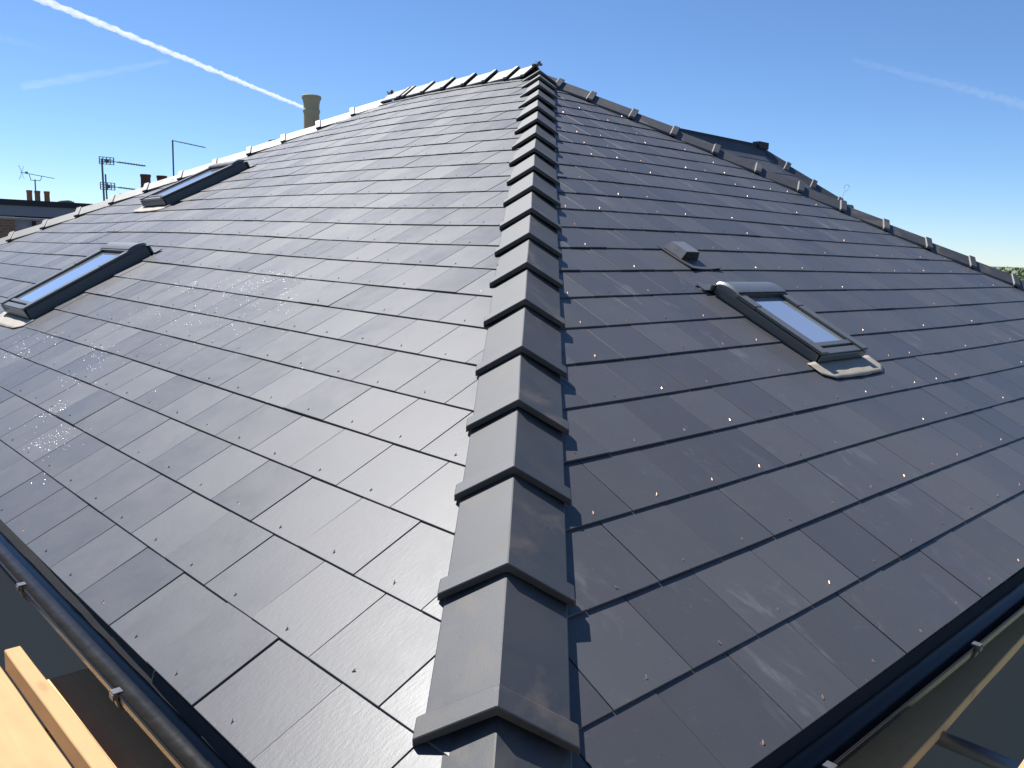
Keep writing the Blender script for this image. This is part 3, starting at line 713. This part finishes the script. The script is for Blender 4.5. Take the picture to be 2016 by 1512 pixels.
mb = MB(); mb.box(DI @ Vector((7.2, 4.32, 0.2)), DI @ Vector((9.36, 5.55, 1.75))); mb.build('dormer_wall', m_dark, dm)
mb = MB(); mb.box(DI @ Vector((7.0, 4.03, 1.70)), DI @ Vector((9.62, 4.16, 1.775))); mb.build('dormer_gutter', m_pvc, dm, bevel=0.02)
mb = MB(); mb.box(DI @ Vector((5.75, 4.905, 2.26)), DI @ Vector((8.84, 4.955, 2.468))); mb.box(DI @ Vector((8.74, 4.88, 2.42)), DI @ Vector((8.95, 4.98, 2.50))); mb.build('ridge_flashing', m_dark, dm)
# curl of wire on the dormer hip
mb = MB(); c0 = Vector((9.50, 4.15, 1.84)); pts = [c0, c0 + Vector((0.03, -0.02, 0.10))]
for i in range(9): a = -1.2 + i * 0.62; pts.append(c0 + Vector((0.05 + 0.03 * math.cos(a), -0.03 - 0.02 * math.cos(a), 0.145 + 0.032 * math.sin(a))))
for a, b in zip(pts, pts[1:]): mb.tube(DI @ a, DI @ b, 0.0022, 5)
mb.build('wire_curl', m_galv, dm)

# ------------------------------------------------------------------ water drops lying on the left slope
def drop_material():
    M = NT('drop_glint_metal'); return M.set(Base_Color=(0.95, 0.96, 0.98), Roughness=0.33, Metallic=0.9)  # near-white metal stands in for the sun's glint on water
mw = drop_material(); V = []; Fc = []
def drops(u, v, su, sv, n, tilt=0.0):
    for _ in range(n):
        a, b = random.gauss(0, su), random.gauss(0, sv); uu, vv = u + a, v + b + tilt * a
        if vv < 0.02: continue
        c = int(vv / GL); q = vv - c * GL; r = random.uniform(0.0010, 0.0027) * (1 + 0.5 * (random.random() < .15))
        P = SLOPE_L(uu, vv, -2.4 * TH * q / SLEN); k = len(V); n6 = 6
        ax = Vector((0, 1, 0)); up = Vector((CPT, 0, SPT))
        for rr, hh in ((1.0, 0.0), (0.72, 0.45)):
            for i in range(n6): t = i * math.pi / 3 + k; V.append(P + (ax * math.cos(t) + up * math.sin(t)) * r * rr + NL * r * hh)
        V.append(P + NL * r * 0.62)
        for i in range(n6): Fc.append((k + i, k + (i + 1) % n6, k + n6 + (i + 1) % n6, k + n6 + i)); Fc.append((k + n6 + i, k + n6 + (i + 1) % n6, k + 12))
for (u, v, su, sv, n) in ((4.06, 1.83, .22, .08, 130), (3.82, 1.97, .16, .05, 80), (4.70, 1.74, .12, .05, 70), (3.45, 1.68, .25, .10, 90), (3.65, 1.42, .25, .10, 80), (4.5, 1.36, .28, .12, 100), (5.3, 1.08, .22, .07, 110), (5.7, 0.95, .3, .08, 90), (4.35, 1.0, .12, .07, 70), (5.35, 0.75, .2, .06, 90), (4.08, 0.75, .10, .08, 110), (3.78, 0.55, .08, .07, 110), (3.4, 0.36, .10, .06, 100), (3.0, 0.13, .07, .06, 70), (4.2, 1.2, .9, .5, 90)): drops(u, v, su, sv, n)
o = obj('water_drops', mesh('water_drops', V, Fc, mw, True)); tag(o, 'sparkling water drops scattered over the slates beside the skylight', 'water drops', kind='stuff')

# ------------------------------------------------------------------ scaffold boards at the eaves
def board(name, p0, p1, w, th, mat, label, cat='board', group=None, lat=None):
    """board whose top centre line runs p0->p1"""
    p0, p1 = Vector(p0), Vector(p1); d = (p1 - p0); L = d.length; d.normalize(); s = d.cross(Vector((0, 0, 1))).normalized(); n = s.cross(d)
    M = Matrix.Identity(4)
    for i in range(3): M[i][0] = d[i]; M[i][1] = s[i]; M[i][2] = n[i]; M[i][3] = p0[i]
    bm = bmesh.new(); k = max(2, int(L / 0.15)); V = []; Fc = []
    for j in range(k + 1):
        t = L * j / k; e = lambda f: 0.0025 * noise.noise((t * 2.5, f, p0.x * 7)) 
        V += [(t, -w / 2 + e(1), -th), (t, w / 2 + e(2), -th), (t, w / 2 + e(3), e(5)), (t, -w / 2 + e(4), e(6))]
    for j in range(k):
        for i in range(4): Fc.append((j * 4 + i, j * 4 + (i + 1) % 4, (j + 1) * 4 + (i + 1) % 4, (j + 1) * 4 + i))
    Fc += [(0, 1, 2, 3), (4 * k, 4 * k + 1, 4 * k + 2, 4 * k + 3)]
    me = fix_normals(mesh(name, V, Fc, mat)); bm.from_mesh(me); bmesh.ops.bevel(bm, geom=[e for e in bm.edges if e.calc_face_angle(0) > 0.6], offset=0.003, segments=1, affect='EDGES', clamp_overlap=True); bm.to_mesh(me); bm.free()
    o = obj(name, me); o.matrix_world = M; tag(o, label, cat, group); return o
board('timber_batten', (-0.145, 2.06, -0.205), (-0.125, -0.6, -0.205), 0.047, 0.07, m_wood_y, 'squared pine timber lying on the scaffold boards beside the gutter', 'timber')
board('scaffold_board', (-0.285, 2.2, -0.277), (-0.262, -0.7, -0.277), 0.225, 0.038, m_wood_y, 'sunlit pine scaffold board left of the squared timber', 'board')
board('scaffold_board', (-0.53, 2.6, -0.277), (-0.50, -0.75, -0.277), 0.225, 0.038, m_wood_y, 'outermost pine scaffold board along the gutter with the squared timber', 'board')
board('scaffold_board', (0.00, 1.92, -0.277), (-0.02, -0.3, -0.277), 0.215, 0.038, m_shade_pine_y, 'pine scaffold board in shade under the gutter, beside the squared timber', 'board')
board('scaffold_board', (-0.72, -0.03, -0.30), (3.9, 0.150, -0.30), 0.225, 0.038, m_shade_pine_x, 'brown scaffold board in shade under the gutter below the roof vent slope', 'board')
board('scaffold_board', (-1.2, -0.53, -0.20), (1.75, -0.42, -0.20), 0.225, 0.038, m_wood_x, 'sunlit scaffold board standing clear of the eave below the roof vent slope', 'board')
for k in range(2): board('scaffold_board', (-1.3, -0.77 - 0.235 * k, -0.24 - 0.003 * k), (3.2, -0.66 - 0.235 * k, -0.24 - 0.003 * k), 0.225, 0.038, m_wood_x, ('added unseen scaffold board inside the outermost board below the roof vent slope', 'added unseen outermost scaffold board on the platform below the roof vent slope')[k], 'board')  # unseen platform boards, added to bounce sunlight under the eaves
def pole(p0, p1, label, mat=None, r=0.024):
    mb = MB(); p0, p1 = Vector(p0), Vector(p1); d = (p1 - p0).normalized()
    mb.tube(p0, p1, r, 16); me = mb.mesh('scaffold_pole', mat or m_galv, True); me.transform(Matrix.Translation(-p0)); o = obj('scaffold_pole', me); o.location = p0; tag(o, label, 'pole'); return o
pole((1.9, -0.9, -0.345), (1.9, 0.36, -0.345), 'galvanised scaffold tube carrying the boards below the roof vent slope')
pole((-1.1, 1.7, -0.342), (0.33, 1.7, -0.342), 'galvanised scaffold tube carrying the boards beside the squared timber')
pole((-1.4, 0.25, -0.342), (0.32, 0.25, -0.342), 'galvanised scaffold tube carrying the boards at the corner of the eaves')
pole((-1.0, 1.62, -5.4), (-1.0, 1.62, -0.02), 'upright galvanised scaffold tube outside the boards with the timber')
pole((2.0, -0.88, -5.4), (2.0, -0.88, -0.12), 'upright galvanised scaffold tube outside the roof vent slope')

# ------------------------------------------------------------------ ground
def ground_material():
    M = NT('paving_and_grass'); P = M.pos(); n = M.noise(P, 0.5, 6, 0.6); f = M.noise(P, 9, 5, 0.6)
    col = M.mix(f, (0.10, 0.10, 0.10), (0.16, 0.155, 0.15))
    far = M.ramp(M.noise(P, 0.02, 4, 0.55), (0.42, (0, 0, 0)), (0.5, (1, 1, 1)))
    col = M.mix(M.math('MULTIPLY', far, n), col, (0.07, 0.10, 0.035))
    return M.set(Base_Color=col, Roughness=0.9)
mb = MB(); S_ = 4000
mb.add([(-S_, -S_, -5.4), (S_, -S_, -5.4), (S_, S_, -5.4), (-S_, S_, -5.4)], [(0, 1, 2, 3)])
tag(mb.build('ground', ground_material()), 'grey paved and grassy ground around the house', 'ground', kind='structure')

# ------------------------------------------------------------------ neighbouring house with a flat roof, left
nb = empty('flat_roofed_house', (3.5, 18, -5.4)); tag(nb, 'brick house with flat roof, dark roof edge and grey fascia', 'house')
NI = Matrix.Translation((-3.5, -18, 5.4))
def nbox(name, a, b, mat, parent=nb): mb = MB(); mb.box(a, b, NI); return mb.build(name, mat, parent)
nbox('roof', (-4.0, 17.72, 1.615), (5.2, 24.0, 1.725), m_dark)
nbox('fascia', (-3.97, 17.76, 1.42), (5.16, 23.9, 1.614), m_fasc)
nbox('wall', (-3.8, 18.2, -5.4), (5.0, 23.7, 1.418), m_brick)
nbox('brick_pier', (3.20, 17.86, -5.4), (3.68, 18.198, 1.416), m_brick)
nbox('render_panel', (3.70, 18.05, -1.2), (4.97, 18.196, 1.36), m_white)
nbox('downpipe', (4.02, 17.98, -5.4), (4.08, 18.045, 1.415), m_dark)
nbox('window_frame', (4.56, 18.02, 0.2), (4.64, 18.048, 1.36), m_dark)
pole((-2.0, 17.0, 1.385), (4.62, 17.0, 1.345), 'horizontal scaffold tube in front of the flat roofed brick house', m_galv, 0.026)

# ------------------------------------------------------------------ chimneys and aerials of the houses behind
def terrace(name, loc, w, d, ridge, eave, label):
    r = empty(name, loc); tag(r, label, 'house'); mb = MB(); mb.box((-w / 2, 0, -5.4 - loc[2]), (w / 2, d, eave - loc[2])); mb.build('wall', m_brick, r)
    mb = MB(); e, k = eave - loc[2], ridge - loc[2]
    mb.add([(-w / 2 - .2, -.3, e), (w / 2 + .2, -.3, e), (w / 2 + .2, d / 2, k), (-w / 2 - .2, d / 2, k), (w / 2 + .2, d + .3, e), (-w / 2 - .2, d + .3, e)], [(0, 1, 2, 3), (3, 2, 4, 5), (0, 3, 5), (1, 4, 2), (0, 5, 4, 1)])
    mb.build('roof', m_slate_r, r); return r
t1 = terrace('terraced_house', (8.0, 20.4, -5.4), 7.0, 7.5, 1.1, -1.0, 'slate roofed house behind the far hip with red chimney pots')
def stack(par, a, b, z0, z1):
    o = par.location; mb = MB(); mb.box(Vector((a[0], a[1], z0)) - o, Vector((b[0], b[1], z1)) - o); mb.box(Vector((a[0] - .06, a[1] - .06, z1 + 0.0005)) - o, Vector((b[0] + .06, b[1] + .06, z1 + 0.07)) - o); return mb.build('chimney_stack', m_brick, par)
stack(t1, (6.6, 19.85, ), (7.75, 20.45), -5.4, 2.02)
for x in (6.975, 7.355): pot(t1, Vector((x, 20.0, 2.09)) - t1.location, 0.46, 0.12, m_redpot, False)
t2 = terrace('terraced_house', (7.6, 31.0, -5.4), 8.0, 8.0, 1.2, -0.8, 'slate roofed house behind the flat roofed one with terracotta chimney pots')
stack(t2, (6.6, 29.6), (8.0, 30.4), -5.4, 1.86)
for x in (7.015, 7.26, 7.525): pot(t2, Vector((x, 30.0 + (0.05 if x == 7.26 else 0), 1.93)) - t2.location, 0.52, 0.088, m_orange, False)
# weathered hip just showing beside the terracotta pots
mb = MB()
for i in range(12):
    x = 7.75 + i * 0.07; z = 2.03 + 0.16 * math.sin(math.pi * min(1, (i + 1) / 10)); mb.box(Vector((x, 29.62, 1.5)) - t2.location, Vector((x + 0.055, 30.2, z)) - t2.location)
mb.build('hip_capping', m_mortar, t2)

def aerial_grid(loc, label):
    r = empty('tv_aerial', loc); tag(r, label, 'aerial'); L = Vector(loc)
    mb = MB(); mb.tube((0.045, 0, -1.9), (0.005, 0, 0.90), 0.022, 8); mb.tube((0.07, -0.03, 0.0), (0.06, -0.03, 0.56), 0.018, 8); mb.build('mast', m_alu, r)
    for (x, z) in ((-0.065, 0.78), (-0.065, 0.215)):
        mb = MB(); w, h = 0.31, 0.155
        for i in range(5): mb.box((x + w * i / 4 - 0.010, -0.055, z), (x + w * i / 4 + 0.010, -0.045, z + h))
        for k in range(4): mb.box((x - 0.01, -0.062, z + h * k / 3 - 0.007), (x + w + 0.01, -0.0555, z + h * k / 3 + 0.007))
        mb.box((x + 0.10, -0.075, z + 0.03), (x + 0.20, -0.0625, z + 0.115)); mb.build('reflector_grid', m_alu, r)
        mb = MB(); a, b = Vector((x + 0.15, -0.08, z + 0.08)), Vector((x + 0.96, -0.25, z + 0.02)); mb.tube(a, b, 0.009, 6)
        for i in range(10): q = a.lerp(b, 0.3 + 0.07 * i); mb.box(q + Vector((-0.008, -0.09, -0.012)), q + Vector((0.008, 0.09, 0.014)))
        mb.build('boom', m_alu, r)
    return r
aerial_grid((6.01, 20.0, 1.92), 'tv aerial with two square reflector grids on one mast')
def aerial_yagi(loc, mast, a, b, bracket, label, refl=True):
    r = empty('tv_aerial', loc); tag(r, label, 'aerial')
    mb = MB(); mb.tube((0, 0, -mast), (0, 0, 0), 0.020, 8); mb.build('mast', m_alu, r)
    a, b = Vector(a), Vector(b); mb = MB(); mb.tube(a, b, 0.010, 6)
    for i in range(12): q = a.lerp(b, 0.22 + 0.065 * i); mb.tube(q + Vector((0, -0.10, 0)), q + Vector((0, 0.10, 0)), 0.004, 5)
    mb.build('boom', m_alu, r)
    if refl:
        mb = MB(); q = a.lerp(b, 0.04)
        for s in (-1, 1):
            for k in range(3): mb.tube(q + Vector((-0.03 * k, -0.12, s * 0.06 * (k + 1))), q + Vector((-0.03 * k, 0.12, s * 0.06 * (k + 1))), 0.004, 5)
            mb.tube(q, q + Vector((-0.08, 0, s * 0.22)), 0.005, 5); mb.tube(q, q + Vector((0.06, 0, s * 0.20)), 0.005, 5)
        mb.box(q + Vector((0.10, -0.03, -0.03)), q + Vector((0.17, 0.03, 0.035))); mb.build('reflector', m_alu, r)
    if bracket:
        mb = MB(); pts = [a.lerp(b, 0.24), a.lerp(b, 0.27) + Vector((0, 0, -0.09)), Vector((-0.12, 0, -0.03)), Vector((0.14, 0, -0.03)), a.lerp(b, 0.60) + Vector((0, 0, -0.09)), a.lerp(b, 0.61)]
        for p, q in zip(pts, pts[1:]): mb.tube(p, q, 0.010, 6)
        mb.build('cradle', m_alu, r)
    return r
aerial_yagi((7.20, 30.0, 2.80), 0.9, (-0.42, -0.05, 0.19), (0.60, 0.10, 0.08), True, 'tv aerial on a cradle above the terracotta chimney pots')
aerial_yagi((7.64, 20.0, 3.40), 1.5, (-0.02, 0, -0.005), (0.76, -0.1, -0.10), False, 'slim tv aerial on a tall mast behind the far skylight', False)
mb = MB(); 
for (x, h) in ((0.02, 0.09), (0.13, 0.10)): mb.tube((7.64 + x, 20, 3.36), (7.64 + x, 20, 3.40 + h), 0.004, 5)

# ------------------------------------------------------------------ trees
def leaf_material():
    M = NT('leaves'); t = tint_socket(M); col = M.mix(t, (0.028, 0.055, 0.012), (0.075, 0.12, 0.025))
    return M.set(Base_Color=col, Roughness=0.6, Transmission_Weight=0.0, Subsurface_Weight=0.0)
m_leaf = leaf_material(); m_bark = plain('bark', (0.09, 0.065, 0.045), 0.9, 0.3, 8, 0, 0.5)
def tree(loc, H, R, n, leaf, label, name='tree'):
    r = empty(name, loc); tag(r, label, 'tree'); mb = MB(); mb.tube((0, 0, 0), (0.1, 0, H * 0.5), R * 0.09, 10, R * 0.05)
    tips = []
    for i in range(14):
        a = random.uniform(0, 6.28); e = random.uniform(0.2, 1.3); b = Vector((0.1, 0, H * random.uniform(0.28, 0.5))); l = R * random.uniform(0.6, 0.95)
        t = Vector((0, 0, H * 0.68)) + Vector((math.cos(a) * math.cos(e) * l, math.sin(a) * math.cos(e) * l, math.sin(e) * l * 0.95)); mb.tube(b, t, R * 0.035, 6, R * 0.008); tips.append(t)
    mb.build('trunk', m_bark, r)
    V = []; Fc = []; T = []
    for i in range(90): tips.append(Vector((0, 0, H * 0.66)) + Vector((random.gauss(0, 1), random.gauss(0, 1), random.gauss(0, 0.9))).normalized() * R * random.uniform(0.45, 0.92))
    for i in range(n):
        c = random.choice(tips) + Vector((random.gauss(0, 1), random.gauss(0, 1), random.gauss(0, 1))) * R * 0.11
        u = Vector((random.gauss(0, 1), random.gauss(0, 1), random.gauss(0, 1))).normalized(); w = u.orthogonal().normalized(); s = leaf * random.uniform(0.6, 1.3); k = len(V)
        V += [c - u * s, c + w * s * 0.45, c + u * s, c - w * s * 0.45]; Fc.append((k, k + 1, k + 2, k + 3)); T.append(random.random())
    me = mesh('crown', V, Fc, m_leaf); at = me.attributes.new('tint', 'FLOAT', 'FACE'); at.data.foreach_set('value', T); obj('crown', me, r)
tree((40.4, 13.75, -5.4), 7.75, 1.5, 7000, 0.11, 'broadleaf tree whose top shows just above the right hip tiles')
tree((44.5, 11.6, -5.4), 6.4, 1.6, 4200, 0.12, 'lower broadleaf tree beside the one showing above the hip tiles')
# far belt of trees on the horizon
V = []; Fc = []; T = []
for i in range(26000):
    a = R_(random.uniform(-25, 100)); d = random.uniform(330, 420); h = 5.2 + 1.6 * noise.noise((a * 30, 0, 3)) ; z = -5.4 + h * random.random() ** 0.5
    c = Vector((d * math.cos(a), d * math.sin(a), z)); s = random.uniform(0.4, 1.1); u = Vector((random.gauss(0, 1), random.gauss(0, 1), random.gauss(0, 1))).normalized(); w = u.orthogonal(); k = len(V)
    V += [c - u * s, c + w * s * .7, c + u * s, c - w * s * .7]; Fc.append((k, k + 1, k + 2, k + 3)); T.append(random.random())
me = mesh('distant_trees', V, Fc, m_leaf); at = me.attributes.new('tint', 'FLOAT', 'FACE'); at.data.foreach_set('value', T)
tag(obj('distant_trees', me), 'distant belt of trees along the horizon', 'trees', kind='stuff')

# ------------------------------------------------------------------ contrails, real tubes of thin ice cloud nine kilometres up
def vol_material(name, dens):
    M = D.materials.new(name); M.use_nodes = True; t = M.node_tree; t.nodes.clear(); o = t.nodes.new('ShaderNodeOutputMaterial'); v = t.nodes.new('ShaderNodeVolumePrincipled')
    v.inputs['Color'].default_value = (0.98, 0.98, 0.98, 1); v.inputs['Density'].default_value = dens; v.inputs['Anisotropy'].default_value = 0.25; t.links.new(v.outputs[0], o.inputs['Volume']); return M
def contrail(p0, p1, r0, r1, rough, dens, label, seed, flat=1.0):
    p0, p1 = Vector(p0), Vector(p1); d = (p1 - p0); L = d.length; d.normalize(); a = d.cross(Vector((0, 0, 1))).normalized(); b = a.cross(d); V = []; Fc = []; n = 14; k = int(min(420, L / (0.45 * min(r0, r1) + 1)))
    for j in range(k + 1):
        t = j / k; R = r0 + (r1 - r0) * t
        if j in (0, k): R *= 0.02
        elif j < 6 or j > k - 6: R *= min(j, k - j) / 6
        for i in range(n):
            q = 2 * math.pi * i / n; c = Vector((math.cos(q), math.sin(q), 0))
            f = 1 + rough * noise.fractal(Vector((t * L / (3.2 * r0) + seed, c.x * 0.9, c.y * 0.9 + 5)), 0.9, 2.1, 4) + 0.25 * rough * noise.noise((t * L / (0.9 * r0), c.x * 1.6 + seed, c.y * 1.6))
            f = max(0.15, f); V.append(p0 + d * (t * L) + a * (c.x * R * f) + b * (c.y * R * f * flat))
    for j in range(k):
        for i in range(n): Fc.append((j * n + i, j * n + (i + 1) % n, (j + 1) * n + (i + 1) % n, (j + 1) * n + i))
    Fc += [tuple(range(n))[::-1], tuple(range(k * n, (k + 1) * n))]
    me = fix_normals(mesh('contrail', [v - p0 for v in V], Fc, vol_material('ice_cloud', dens))); o = obj('contrail', me); o.location = p0; tag(o, label, 'contrail'); return o
contrail((5600, 34600, 9000), (30900, 53800, 9000), 145, 110, 0.6, 0.0028, 'bright ragged white contrail running down to the buff chimney pot', 1)
contrail((15400, 61800, 9000), (18400, 45500, 9000), 420, 240, 0.7, 0.00007, 'faint short contrail above the tv aerials', 9, 0.6)
contrail((38600, 19050, 9000), (62000, 15600, 9000), 170, 420, 0.7, 0.00008, 'faint widening contrail above the right hip', 4, 0.7)
contrail((9800, 46800, 9000), (13200, 47900, 9000), 300, 160, 0.7, 0.00006, 'faint wisp of contrail above the bright ragged contrail', 6, 0.7)
